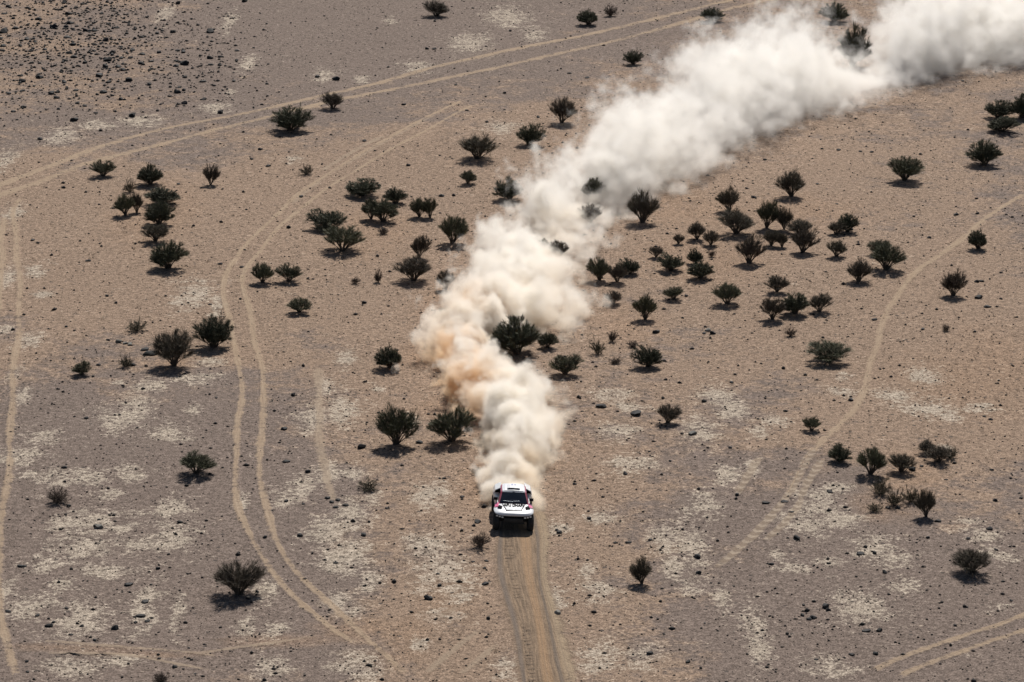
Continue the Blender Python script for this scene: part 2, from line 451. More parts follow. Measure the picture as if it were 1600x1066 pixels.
def dust_field(g, pos):
    """Signed 'depth into the cloud' e (about -1..1) at a world position; same nodes in the shader and the geometry tree."""
    sx = g.n("ShaderNodeSeparateXYZ"); g.t.links.new(pos, sx.inputs[0])
    x, y, z = sx.outputs
    t = g.m('DIVIDE', g.sub(y, DY0), DY1 - DY0)
    def curve(vals, lo, hi):
        nd = g.n("ShaderNodeFloatCurve")
        c = nd.mapping.curves[0]
        P = [(tt, (v - lo) / (hi - lo)) for (tt, v) in zip([d[0] for d in dust_st], vals) if 0 <= tt <= 1]
        c.points[0].location = P[0]; c.points[1].location = P[-1]
        for p in P[1:-1]: c.points.new(*p)
        nd.mapping.update()
        g.put(nd.inputs["Value"], t)
        return g.m('MULTIPLY_ADD', nd.outputs[0], hi - lo, lo)
    xc = curve([d[1] for d in dust_st], *XR)
    hw = curve([d[2] for d in dust_st], 0.0, 30.0)
    ht = curve([d[3] for d in dust_st], 0.0, 12.0)
    u = g.m('DIVIDE', g.sub(x, xc), hw)
    v = g.m('DIVIDE', g.m('MAXIMUM', z, 0.0), ht)
    r = g.m('SQRT', g.add(g.mul(u, u), g.mul(v, v)))
    far = g.step(t, 0.12, 0.6)
    nA = g.noise(pos, 0.15, 1.0, 0.5)
    nC = g.noise(pos, 0.36, 1.5, 0.55)
    nB = g.noise(pos, 0.75, 4.0, 0.68)
    e = g.sub(0.93, r)
    e = g.add(e, g.mul(g.sub(nA, 0.5), g.m('MULTIPLY_ADD', far, -0.5, 1.4)))
    e = g.add(e, g.m('MULTIPLY_ADD', g.m('ABSOLUTE', g.sub(nC, 0.5)), 2.0, -0.17))
    e = g.add(e, g.mul(g.sub(nB, 0.5), 2.1))
    e = g.add(e, g.step(t, 0.12, 0.02, 0.0, 0.14))
    # the air is clear round the big bush that stands out of the cloud, and towards the viewer's side of it
    gate = g.step(z, 0.2, 1.5, 0.25, 1.0)
    for bx, by, rx, ry, k, high in CLEAR:
        qx, qy = g.m('MULTIPLY_ADD', x, 1 / rx, -bx / rx), g.m('MULTIPLY_ADD', y, 1 / ry, -by / ry)
        q = g.m('POWER', 0.36788, g.m('MULTIPLY_ADD', qx, qx, g.mul(qy, qy)))
        if high: q = g.mul(q, gate)
        e = g.m('MULTIPLY_ADD', q, -k, e)
    return e, t, far, u, z, nA

CLEAR = []
for px, py, rx, ry, k, high in ((816, 560, 2.0, 4.5, 1.5, 1), (822, 598, 1.2, 2.6, 0.8, 1), (885, 590, 1.6, 3.5, 1.0, 0), (1329, 114, 2.6, 5.5, 2.7, 1),
                              (926, 335, 1.8, 6.0, 0.75, 1), (862, 403, 2.3, 5.0, 0.9, 1), (790, 318, 2.0, 4.0, 0.8, 0), (985, 125, 4.0, 14.0, 0.9, 0), (880, 195, 2.5, 9.0, 0.8, 0)):
    b = G(px, py)
    CLEAR.append((b.x, b.y, rx, ry, k, high))

ts = bpy.data.node_groups.new("dust_shape", 'GeometryNodeTree')
ts.interface.new_socket("Geometry", in_out='OUTPUT', socket_type='NodeSocketGeometry')
gg = NT(ts)
gpos = gg.n("GeometryNodeInputPosition").outputs[0]
ge, gt, gfar, _, _, _ = dust_field(gg, gpos)
vc = gg.n("GeometryNodeVolumeCube")
lo, hi = Vector((-12, DY0, -0.5)), Vector((100, DY1, 13.0))
vc.inputs["Min"].default_value = lo; vc.inputs["Max"].default_value = hi
gg.put(vc.inputs["Density"], gg.m('ADD', ge, 0.10, clamp=True))
RES = 0.36
for k, nm in enumerate(("Resolution X", "Resolution Y", "Resolution Z")):
    vc.inputs[nm].default_value = int((hi[k] - lo[k]) / RES)
vm = gg.n("GeometryNodeVolumeToMesh")
vm.inputs["Threshold"].default_value = 0.05
ts.links.new(vc.outputs[0], vm.inputs[0])
go = gg.n("NodeGroupOutput")
ts.links.new(vm.outputs[0], go.inputs[0])
tmp = link("dust_shape", mesh_from("dust_shape", [(0, 0, 0)], []))
md = tmp.modifiers.new("dust", 'NODES'); md.node_group = ts
dg = bpy.context.evaluated_depsgraph_get()
dust_me = bpy.data.meshes.new_from_object(tmp.evaluated_get(dg))
bpy.data.objects.remove(tmp)
dust_me.name = "dust_cloud"
dust_me.materials.clear()
print("dust hull faces", len(dust_me.polygons))

dm, g, out = new_mat("airborne_dust")
dpos = g.n("ShaderNodeNewGeometry").outputs["Position"]
e, t, far, u, z, nA = dust_field(g, dpos)
lee = g.step(u, -0.1, 0.9)
soft = g.add(g.m('MULTIPLY_ADD', far, 0.42, 0.40), g.mul(lee, 0.35))
ramp = g.m('POWER', g.m('DIVIDE', g.m('MAXIMUM', e, 0.0), soft), 1.7)
dens = g.mul(g.m('MINIMUM', ramp, 1.3), g.m('MULTIPLY_ADD', far, -1.3, 2.8))
pv = g.n("ShaderNodeVolumePrincipled")
g.t.links.new(dens, pv.inputs["Density"])
sxd = g.n("ShaderNodeSeparateXYZ"); g.t.links.new(dpos, sxd.inputs[0])
luv = None                                               # brown self-shade of the near lobes painted into the dust colour, with thick sand
for px, py, rx, ry in ((705, 583, 2.6, 5.5), (726, 626, 2.2, 4.2), (748, 500, 2.0, 4.5)):
    b = G(px, py)
    qx, qy = g.m('MULTIPLY_ADD', sxd.outputs[0], 1 / rx, -b.x / rx), g.m('MULTIPLY_ADD', sxd.outputs[1], 1 / ry, -b.y / ry)
    q = g.m('POWER', 0.36788, g.m('MULTIPLY_ADD', qx, qx, g.mul(qy, qy)))
    luv = q if luv is None else g.m('MAXIMUM', luv, q)
luv = g.mul(luv, g.step(z, 3.2, 0.8))
near_c = g.mix(g.step(g.add(z, g.mul(g.sub(nA, 0.5), 5.0)), 0.1, 2.0), (0.955, 0.88, 0.77), (0.976, 0.945, 0.892))
near_c = g.mix(g.step(g.add(luv, g.mul(g.sub(nA, 0.5), 0.6)), 0.05, 0.95), near_c, (0.905, 0.715, 0.50))
g.t.links.new(g.mix(far, near_c, (0.978, 0.962, 0.935)), pv.inputs["Color"])
pv.inputs["Anisotropy"].default_value = 0.3
g.t.links.new(pv.outputs[0], out.inputs["Volume"])
tag(link("dust_cloud", dust_me, dm), "long pale dust cloud billowing up behind the racing buggy", "dust cloud", kind="stuff")

# ------------------------------------------------------------------ bushes
def leaf_mat(name, c1, c2):
    m, g, out = new_mat(name)
    oi = g.n("ShaderNodeObjectInfo")
    tc = g.n("ShaderNodeTexCoord")
    n = g.noise(tc.outputs["Object"], 5.0, 3.0, 0.6)
    f = g.add(g.mul(g.sub(n, 0.5), 1.6), oi.outputs["Random"])
    b = g.n("ShaderNodeBsdfPrincipled")
    g.t.links.new(g.mix(g.step(f, 0.0, 1.0), c1, c2), b.inputs["Base Color"])
    b.inputs["Roughness"].default_value = 0.75
    b.inputs["Specular IOR Level"].default_value = 0.25
    g.t.links.new(b.outputs[0], out.inputs[0])
    return m
LEAF = {'g': leaf_mat("olive_foliage", (0.080, 0.080, 0.045), (0.112, 0.110, 0.064)),
        'd': leaf_mat("dark_foliage", (0.060, 0.062, 0.038), (0.088, 0.090, 0.054)),
        'b': leaf_mat("brownish_foliage", (0.085, 0.066, 0.048), (0.098, 0.084, 0.056)),
        's': leaf_mat("dry_olive_foliage", (0.085, 0.070, 0.044), (0.095, 0.086, 0.05)),
        'x': leaf_mat("dry_twigs", (0.075, 0.052, 0.040), (0.10, 0.072, 0.055))}
BARK = simple_mat("grey_brown_bark", (0.085, 0.066, 0.052), 0.9, vary=0.3)

def tube(V, F, pts_, r0, r1, sides):
    base = len(V)
    n = len(pts_)
    for k, p in enumerate(pts_):
        d = (pts_[min(k + 1, n - 1)] - pts_[max(k - 1, 0)]).normalized()
        ax = d.orthogonal().normalized(); ay = d.cross(ax)
        r = r0 + (r1 - r0) * k / (n - 1)
        for q in range(sides):
            a = 2 * math.pi * q / sides
            V.append(p + ax * (r * math.cos(a)) + ay * (r * math.sin(a)))
    for k in range(n - 1):
        for q in range(sides):
            q2 = (q + 1) % sides
            F.append((base + k * sides + q, base + k * sides + q2, base + (k + 1) * sides + q2, base + (k + 1) * sides + q))

def bush_meshes(kind, seed):
    """Stems and crown of a bush one unit wide and 0.8 high, its foot at the origin."""
    r = random.Random(seed)
    P = {'g': dict(n=21, pol=0.88, bare=0.50, sub=12, k=44, ln=(0.05, 0.15), wd=0.0058, lob=0.12, low=0.80),
         'd': dict(n=23, pol=1.02, bare=0.40, sub=13, k=52, ln=(0.05, 0.14), wd=0.0062, lob=0.13, low=0.48),
         'b': dict(n=21, pol=0.86, bare=0.48, sub=12, k=34, ln=(0.06, 0.18), wd=0.0052, lob=0.14, low=0.82),
         's': dict(n=15, pol=1.25, bare=0.15, sub=8, k=22, ln=(0.08, 0.18), wd=0.008, lob=0.16, low=0.1),
         'x': dict(n=18, pol=1.15, bare=0.2, sub=8, k=26, ln=(0.08, 0.20), wd=0.0065, lob=0.22, low=0.1)}[kind]
    SV, SF, CV, CF = [], [], [], []
    ph = r.random() * 6.28
    ex = 2.3
    lobes = [(r.random() * 6.28, r.uniform(-1, 1) * P['lob']) for _ in range(3)]
    def surf(d):
        hor = math.hypot(d.x, d.y)
        az = math.atan2(d.y, d.x)
        k = 1.0 + sum(a * math.cos((j + 1) * (az - p0)) for j, (p0, a) in enumerate(lobes))
        return k / (((hor / 0.5) ** ex + (max(d.z, 0.02) / 0.8) ** ex) ** (1 / ex))
    for i in range(P['n']):
        az = ph + i * 2.39996 + r.uniform(-.35, .35)
        pol = P['pol'] * math.sqrt((i + 0.4) / P['n']) * r.uniform(0.9, 1.1)
        d = Vector((math.sin(pol) * math.cos(az), math.sin(pol) * math.sin(az), math.cos(pol)))
        L = surf(d) * r.uniform(0.80, 0.98)
        p0 = Vector((math.cos(az) * 0.05 * r.random(), math.sin(az) * 0.05 * r.random(), -0.03))
        p3 = d * L
        p1 = p0 + Vector((d.x * 0.55, d.y * 0.55, d.z * 1.0 + 0.25)).normalized() * L * 0.42 + Vector((r.uniform(-.02, .02), r.uniform(-.02, .02), 0))
        pp = []
        for q in range(7):
            t = q / 6
            pp.append(p0 * (1 - t) ** 2 + p1 * (2 * t * (1 - t)) + p3 * t * t + Vector((r.uniform(-1, 1), r.uniform(-1, 1), 0)) * (0.008 if 0 < q < 6 else 0))
        tube(SV, SF, pp, r.uniform(0.012, 0.019), 0.0035, 5)
        for j in range(P['sub']):
            t = P['bare'] + (1 - P['bare']) * (j + r.random()) / P['sub']
            q = min(t * 6, 5.999); a = int(q)
            sp = pp[a].lerp(pp[a + 1], q - a)
            tg = (pp[a + 1] - pp[a]).normalized()
            rv = Vector((r.gauss(0, 1), r.gauss(0, 1), r.gauss(0, 0.7))).normalized()
            sd = (tg * 0.75 + rv * 0.75 + Vector((0, 0, 0.25))).normalized()
            sl = r.uniform(0.12, 0.26)
            ep = sp + sd * sl
            lim = surf(ep.normalized())
            if ep.length > lim: ep = ep * (lim / ep.length * r.uniform(0.92, 1.04))
            ep.z = max(ep.z, 0.05 + P['low'] * math.hypot(ep.x, ep.y) + r.random() * 0.03)
            mid = (sp + ep) * 0.5 + rv * 0.012
            tube(SV, SF, [sp, mid, ep], 0.0055, 0.002, 3)
            for _ in range(P['k']):
                t2 = r.random() ** 0.8
                bp = sp.lerp(mid, t2 * 2) if t2 < 0.5 else mid.lerp(ep, t2 * 2 - 1)
                rv2 = Vector((r.gauss(0, 1), r.gauss(0, 1), r.gauss(0, 1))).normalized()
                out_ = Vector((bp.x, bp.y, bp.z - 0.1)).normalized()
                bd = (sd * 0.45 + rv2 * 0.75 + out_ * 0.55 + Vector((0, 0, 0.18))).normalized()
                bl = r.uniform(*P['ln'])
                wd = bd.cross(rv2)
                if wd.length < 1e-4: continue
                wd = wd.normalized() * (P['wd'] * r.uniform(0.6, 1.2) * 0.5)
                e_ = bp + bd * bl
                m_ = bp + bd * (bl * 0.55) + rv2 * 0.006
                b0 = len(CV)
                CV.extend((bp - wd * 0.5, bp + wd * 0.5, m_ + wd, e_, m_ - wd))
                CF.append((b0, b0 + 1, b0 + 2, b0 + 4)); CF.append((b0 + 4, b0 + 2, b0 + 3, b0 + 3))
    st = mesh_from("bush_stems", SV, SF, True)
    CF = [f if f[2] != f[3] else f[:3] for f in CF]
    cr = mesh_from("bush_crown", CV, CF)
    st.materials.append(BARK); cr.materials.append(LEAF[kind])
    return st, cr
NVAR = {'g': 6, 'd': 6, 'b': 6, 's': 4, 'x': 4}
PROTO = {k: [bush_meshes(k, 100 * q + ord(k)) for q in range(n)] for k, n in NVAR.items()}

# foot of the bush, width and height in pixels of the photograph, kind | label
BUSHES = """454 204 62 40 d|two-lobed dark bush just below the wide dirt road's bend
520 170 37 27 b|fan-shaped bush touching the lower edge of the wide dirt road
161 275 40 26 g|small fan-shaped bush below the wide road, outermost of the cluster near the stones
235 289 44 34 d|top bush in the column of dense bushes below the wide road
203 300 20 24 s|thin upright bush wedged between rounder ones below the wide road
255 318 54 29 d|second bush from the top in the dense column below the road
196 336 35 35 g|round bush with its own shadow beside the dense column of bushes
214 332 22 32 b|slender brown bush leaning behind a rounder one beside the dense column
249 351 49 39 d|third and roundest bush from the top of the dense column
329 289 27 32 b|lone upright egg-shaped bush between the dense column and the double track
479 272 22 19 s|tiny lone bush inside the fork of the wide road and double track
243 377 46 30 b|hazy brown bush half hidden behind the lowest bush of the column
263 419 57 47 d|lowest and largest bush of the dense column with shadow underneath
410 441 38 32 g|outer one of two twin bushes beside the double track's bend
451 440 41 29 g|inner one of two twin bushes beside the double track's bend
468 488 40 26 g|low irregular green bush below the twin bushes by the double track
214 517 32 22 s|small bush above the line of pale flat stones
272 571 72 59 b|big brown umbrella-shaped bush beside the flat boulder
333 543 59 52 d|dense dark bush touching the double track, behind the brown umbrella bush
196 573 23 24 s|thin dry shrub sprouting beside a small stone group
128 585 34 22 g|small green bush standing alone below the line of pale stones
90 785 37 26 x|small reddish-brown leafless shrub on the pale gravel
306 740 61 38 g|flat-topped green bush hugging the outer side of the double track
373 929 81 57 b|largest brown umbrella bush with open branches, low in the picture
252 1066 26 20 x|bare leafless twigs at the very bottom edge
682 25 42 25 b|brown bush at the top edge above the wide road
920 39 34 25 d|dark round bush above the wide road near the top edge
954 25 22 19 x|thin sparse shrub next to the dark round bush above the road
989 101 30 23 d|small dense black-green bush between wide road and dust cloud
878 192 47 42 b|tall brown bush at the upper edge of the dust cloud
827 226 42 35 d|rounded green bush with clear shadow just outside the dust cloud
746 248 64 41 b|wide dark brown bush on bare sand between road and dust
731 287 29 22 g|small green bush below the wide dark brown bush
797 312 45 37 d|bush half swallowed by the upper edge of the dust cloud
928 313 40 36 g|pale ghostly green bush deep inside the dust cloud
923 348 42 32 b|greyish bush veiled by dust below the ghostly green bush
1004 348 52 49 b|open-branched dark bush standing clear at the dust's lower edge
565 306 54 30 d|flat dense bush, topmost of the group beside the dust
618 318 38 27 d|spiky dark bush between the flat bush and the upright pair
580 342 30 34 g|short bush with one thin stem touching the flat umbrella bush
598 346 54 38 g|flat umbrella bush on a V-shaped stem amid the group
598 366 18 12 x|tiny dry shrub in the shadow of the flat umbrella bush
655 339 30 32 g|wider one of the upright pair of bushes near the dust
672 340 25 32 g|narrower one of the upright pair of bushes near the dust
707 380 49 47 g|fan-shaped bush with clear shadow at the dust cloud's edge
512 358 58 34 d|flat dark bush behind the leaning V-stemmed bush
535 392 68 44 g|leaning V-stemmed bush in front of the flat dark bush
655 402 32 37 b|brown upright bush directly behind the grassy dark bush
647 439 62 42 b|wide grassy dark bush in front of the brown upright bush
697 453 29 32 b|narrow dark bush with shadow at the dust cloud's fringe
697 502 34 25 d|low dark bush beside the highest curl of orange dust
611 575 44 37 d|round green bush alone beside the orange dust curls
619 694 69 66 g|tall spiky green bush, one of the big pair above the buggy
706 689 76 56 g|broad spiky green bush of the big pair, touching the dust
841 396 32 26 g|pale green bush veiled by thin dust above the plume's bend
873 403 33 30 b|grey bush veiled by thin dust beside the pale green one
808 553 84 64 d|big dark bush rising out of the middle of the dust
856 543 32 27 d|small dark bush attached to the big bush in the dust
883 585 52 35 g|fan-shaped green bush at the open side of the dust plume
937 438 39 37 g|spiky bush in thin dust at the edge of the bush field
964 441 32 30 b|dark low bush in front of a spreading one near thin dust
984 428 34 26 d|spreading dark bush behind a low one near thin dust
1025 402 24 19 b|small bush behind a larger round one at the dust side of the bush field
1048 423 39 28 d|round dark bush with wide shadow at the dust side of the bush field
959 475 30 22 b|small brown dome of a bush on open sand
1008 499 39 41 g|upright fan-shaped bush alone on sand below the bush field
1053 468 34 22 g|low spreading bush beside a stone below the bush field
934 553 22 28 s|thin straggly dry shrub near the fan-shaped green bush
957 534 16 20 x|sparse dry sprig above the thin straggly shrub
988 542 20 12 x|tiny dry sprig near the rounded dark fan bush
962 568 20 12 x|low dry tuft below the thin straggly shrub
1013 573 46 36 d|rounded dark fan bush with shadow on greyish sand
1043 661 38 32 b|brownish bush alone on the sand near two flat boulders
555 443 16 12 x|tiny dry tuft on open sand near the grassy dark bush
591 441 14 22 x|thin dry stalk near the wide grassy dark bush
1060 381 19 16 b|tiny bush at the near fringe of the bush field's upper row
1089 374 32 28 b|taller one of the joined pair in the bush field's upper row
1111 383 29 24 b|smaller one of the joined pair in the bush field's upper row
1087 412 25 24 d|small bush directly behind a dense low one in the bush field
1094 435 42 30 d|dense low bush with a smaller one rising behind it
1112 401 12 12 x|tiny dry twig between the joined pair and the dense low bush
1170 411 46 44 b|dark brown V-shaped bush at the heart of the bush field
1136 475 47 36 g|round green bush alone in front of the bush field
1214 456 38 28 b|small round bush behind the three-bush clump
1207 499 42 37 b|open-branched bush, first of the three-bush clump
1242 490 46 36 d|dense middle bush of the three-bush clump
1280 487 38 30 b|spiky dark bush at the end of the three-bush clump
1235 525 17 16 x|tiny leafless shrub below the three-bush clump
1295 565 71 36 g|wide flat-topped green bush with ring of shadow
1268 673 30 24 g|small round bush beside the lower end of the sandy trail
1307 401 35 28 b|brown fan bush between the bush field and the sandy trail
1341 440 43 36 b|brown bush in front of the two-lobed green bush
1384 421 58 44 g|leafy front lobe of the two-lobed green bush by the trail
1374 398 40 26 g|rear lobe of the two-lobed green bush by the trail
1528 389 31 31 d|dark oval bush right beside the upper sandy trail
1489 462 41 41 b|brown upright bush on the far side of the sandy trail
1479 517 14 12 x|tiny dead sprig far from other bushes beyond the trail
1254 394 44 40 b|large round brown bush at the trail side of the bush field
1236 307 50 42 b|lone dark bush above the bush field
1413 282 58 41 g|wide green fan bush with oval shadow above the trail
1538 258 53 41 d|green fan bush below the clump at the picture's edge
1567 206 50 27 d|front bush of the dark clump at the picture's edge
1560 184 47 30 d|middle bush of the dark clump at the picture's edge
1597 184 40 38 d|cut-off bush of the dark clump at the picture's edge
1111 33 37 23 d|dark bush touching the wide road near the top edge
1303 34 44 31 d|dark dense bush just above the dust cloud at the top
1331 104 50 66 d|tall bush rising through the top of the dust cloud
1434 20 20 18 d|faint bush nearly lost in the dust at the top edge
1139 330 37 38 b|uppermost bush of the bush field, above the wide one
1150 365 60 40 b|wide brown many-stemmed bush below the uppermost bush of the field
1198 356 36 46 g|tall bush on bare stems, first of the joined stemmed pair
1225 358 28 36 b|narrow bush on bare stems, second of the joined stemmed pair
1250 366 44 26 b|low hazy bush behind the large round brown bush
1205 384 30 26 b|first of two low bushes between V-shaped and large round ones
1222 386 22 24 b|second of two low bushes between V-shaped and large round ones
1306 366 30 22 b|smaller, front lobe of the pair above the brown fan bush
1324 362 36 30 d|dark rear lobe of the pair above the brown fan bush
1310 721 37 29 d|compact dark bush, first of the lower shrub group
1360 741 50 46 g|tallest bush of the lower shrub group, with bare stems
1408 738 45 33 b|brown spreading bush next to the tallest of the lower group
1468 722 44 28 b|dark low bush at the outer end of the lower shrub group
1447 708 32 22 b|hazy brown bush behind the low bush of the lower shrub group
1484 716 26 26 s|thin spiky shrub at the tip of the lower shrub group
1377 772 32 34 s|dry brown shrub between the tallest bush and the stemmed ones
1398 790 28 32 s|small open shrub with dark stones at its foot
1423 785 28 30 s|thin shrub leaning on the spiky lowest bush
1447 807 36 46 b|spiky upright bush, lowest of the lower shrub group
1366 799 24 18 s|tiny dry tuft at the near end of the lower shrub group
1519 895 66 43 b|broad brown bush alone near the lower corner with dark shadow
1003 912 39 41 b|upright dark brown bush alone on the sand near the grey stone
576 765 34 22 s|low olive tuft-like shrub on gravel, far from the buggy
750 855 32 28 x|dead twiggy shrub beside the buggy's shadow
748 742 22 14 s|small dry tuft at the dust cloud's foot behind the buggy"""
BUSH = []
for k, row in enumerate(BUSHES.split("\n")):
    num, label = row.split("|")
    px, py, wpx, hpx, kind = num.split()
    px, py, wpx, hpx = float(px), float(py), float(wpx), float(hpx)
    p = G(px, py)
    sc = px_per_m(p.y)
    th = dep(p.y)
    W = wpx / sc * 1.04
    H = max((hpx / sc - 0.33 * W * math.sin(th)) / math.cos(th), 0.42 * W)
    root = bpy.data.objects.new("dry_shrub" if kind in "sx" else "acacia_bush", None)
    COL.objects.link(root)
    root.empty_display_size = 0.3
    root.location = p
    root.rotation_euler = (R.uniform(-.10, .10), R.uniform(-.13, .13), R.uniform(0, 6.28))
    tag(root, label, "shrub" if kind in "sx" else "bush", "bushes scattered over the desert plain")
    st, cr = PROTO[kind][R.randrange(NVAR[kind])]
    for nm, me in (("stems", st), ("crown", cr)):
        o = link(nm, me, None, root)
        o.scale = (W, W, H / 0.8)
    BUSH.append((p.x, p.y, W, label, px, py))

# ------------------------------------------------------------------ stones
def rock_mat(name, c1, c2):
    m, g, out = new_mat(name)
    oi = g.n("ShaderNodeObjectInfo")
    tc = g.n("ShaderNodeTexCoord")
    n = g.noise(tc.outputs["Object"], 3.0, 5.0, 0.65)
    f = g.add(g.mul(g.sub(n, 0.5), 1.5), g.mul(oi.outputs["Random"], 0.8))
    b = g.n("ShaderNodeBsdfPrincipled")
    g.t.links.new(g.mix(g.step(f, 0.0, 1.0), c1, c2), b.inputs["Base Color"])
    b.inputs["Roughness"].default_value = 0.75
    b.inputs["Specular IOR Level"].default_value = 0.2
    g.t.links.new(b.outputs[0], out.inputs[0])
    return m
M_BASALT = rock_mat("dark_basalt", (0.010, 0.010, 0.011), (0.036, 0.034, 0.034))
M_PALE = rock_mat("grey_stone", (0.10, 0.098, 0.088), (0.20, 0.185, 0.16))

def rock_mesh(seed, flat):
    r = random.Random(seed)
    bm = bmesh.new()
    for _ in range(22):
        v = Vector((r.gauss(0, 1), r.gauss(0, 1), r.gauss(0, 1))).normalized() * r.uniform(0.38, 0.52)
        bm.verts.new((v.x, v.y * 0.85, max(v.z * flat, -0.12) + 0.16 * flat))
    res = bmesh.ops.convex_hull(bm, input=bm.verts)
    bmesh.ops.delete(bm, geom=[e for e in res["geom_interior"] if isinstance(e, bmesh.types.BMVert)], context='VERTS')
    bmesh.ops.bevel(bm, geom=list(bm.edges), offset=0.035, segments=1, affect='EDGES', profile=0.5)
    me = bpy.data.meshes.new("stone")
    bm.to_mesh(me); bm.free()
    me.materials.append(M_BASALT)
    return me
ROCKS = [rock_mesh(k, f) for k, f in enumerate((0.8, 0.6, 0.7, 0.5, 0.75, 0.55, 0.85, 0.45, 0.65, 0.35))]

FIELD = """6 51 14;84 44 12;105 59 12;110 37 13;70 78 9;115 90 11;147 49 10;165 64 10;182 44 9;246 53 8;270 51 10;329 51 13;289 101 14;275 104 10;155 119 15;170 129 9;
35 128 11;62 122 13;100 129 9;201 127 12;233 133 10;162 145 14;118 142 9;81 146 10;189 156 9;132 166 9;121 162 8;149 177 8;206 182 13;116 189 12;278 145 12;317 128 11;
289 121 9;344 177 11;62 218 9;133 99 9;169 95 13;204 91 8;192 110 11;165 105 11;108 83 10;42 62 9;5 73 11"""
STONES = """99 294 7;279 288 8;419 260 9;407 234 8;393 249 7;471 308 8;451 356 9;525 125 12;496 121 9;631 164 7;917 122 8;890 115 7;712 133 6;789 146 6;729 173 7;569 221 7;
841 184 6;638 259 7;690 307 9;709 306 7;679 77 7;667 77 6;797 49 6;1133 77 6;1504 127 6;1310 235 7;1344 237 7;1362 238 7;1178 309 9;1167 295 6;1277 288 6;1494 336 9;1526 311 6;
1195 250 7;1308 319 6;51 376 7;138 408 9;344 413 8;378 418 7;167 463 7;181 474 6;328 476 6;235 554 22 f;226 547 14 f;169 532 7;186 535 10 p;196 537 9 p;203 539 9 p;154 571 8;
206 571 12;103 511 6;458 618 9;444 671 12;135 654 8;338 622 5;569 474 8;940 636 17 f;993 647 22 f;1025 520 12;675 673 6;565 700 13;655 692 12;1040 594 6;910 643 5;1106 517 10 p;1100 521 8;1113 522 9;
1143 598 8;1100 628 8;1228 643 8;1330 626 9;1367 500 9;1452 372 7;1534 440 9;1526 441 8;1529 466 12;1543 480 12;1548 656 7;1538 651 6;1082 678 16 p;1141 700 8;1072 463 8;1442 515 7;
101 731 10;108 791 8;155 812 6;154 825 13 p;281 817 9;35 885 14 f;247 889 8;201 914 15 f;236 914 6;227 941 14 f;220 963 15 f;230 971 10;212 973 8;180 983 12;104 951 7;77 979 12;83 973 7;
12 956 10;128 979 7;111 992 7;148 1001 8;42 1034 7;43 1050 7;273 1043 9;305 1053 5;295 1013 5;402 925 7;414 840 8;447 784 7;474 788 6;447 722 12;481 738 10;512 779 10;518 785 9;
528 782 9;468 838 10;525 880 8;525 793 9;59 962 8;540 790 10;568 837 11;746 816 13;740 822 7;722 777 8;694 748 7;669 936 13;687 916 8;758 913 11;763 967 8;872 959 13 p;898 757 7;874 833 10;870 829 7;
920 811 8;977 741 8;1047 721 6;982 848 10;962 849 7;1016 844 8;1016 1022 11;1037 991 5;704 966 6;684 897 6;604 795 6;570 916 6;760 877 7;757 888 6;739 878 6;1090 871 12;1092 896 9;
1245 842 12;1344 866 13 f;1367 865 8;1205 882 9;1290 949 14;1294 954 8;1271 966 12;1264 968 9;1254 962 8;1256 946 6;1354 986 13 f;1374 986 9;1331 1023 10;1368 1022 10;1275 1031 7;1296 769 11 f;
1225 785 12 f;1197 786 12 f;1151 774 8;1237 801 9;1425 734 14;1465 815 10;1403 794 9;1388 794 9;1546 827 11;1555 783 8;1550 735 7;1513 842 8;1450 841 7;1557 860 7;1567 909 6;
1382 895 8;1580 939 6;1511 949 5;1492 978 6;1295 881 6;1075 1035 8;1478 750 6;1440 729 7;1101 974 5"""
ROCK_SET = []          # x, y, size, px, py, in field
def add_stone(px, py, size, field=False, look=""):
    p = G(px, py)
    d = size / px_per_m(p.y) * 1.2
    o = link("stone", ROCKS[R.choice((3, 7, 9)) if look == "f" else R.randrange(9)])
    o.location = p
    o.rotation_euler = (R.uniform(-.15, .15), R.uniform(-.15, .15), R.uniform(0, 6.28))
    o.scale = (d * 1.15, d, d * R.uniform(0.75, 1.0))
    if look == "p":
        o.material_slots[0].link = 'OBJECT'; o.material_slots[0].material = M_PALE
    ROCK_SET.append((o, p.x, p.y, d, field, look, px, py))
for q in FIELD.replace("\n", "").split(";"):
    a, b_, c = q.split(); add_stone(float(a), float(b_), float(c), True)
for q in STONES.replace("\n", "").split(";"):
    q = q.split(); add_stone(float(q[0]), float(q[1]), float(q[2]), False, q[3] if len(q) > 3 else "")
n_left = 300 - len(ROCK_SET)
print("stones placed by hand", len(ROCK_SET))
def field_density(px, py):
    """Where the stone field lies in the photo: thick at the upper corner, thinning outwards."""
    e1 = ((px - 95) / 150) ** 2 + ((py - 60) / 90) ** 2
    e2 = ((px - 290) / 90) ** 2 + ((py - 100) / 75) ** 2
    e3 = ((px - 110) / 120) ** 2 + ((py - 10) / 60) ** 2
    return max(math.exp(-e1 * 0.9), 0.55 * math.exp(-e2), math.exp(-e3))
k = 0
while k < n_left:
    px, py = R.uniform(-10, 420), R.uniform(-8, 195)
    if R.random() < field_density(px, py) and py < 200 - 0.12 * px:
        add_stone(px, py, R.uniform(6.5, 10.5), True)
        k += 1

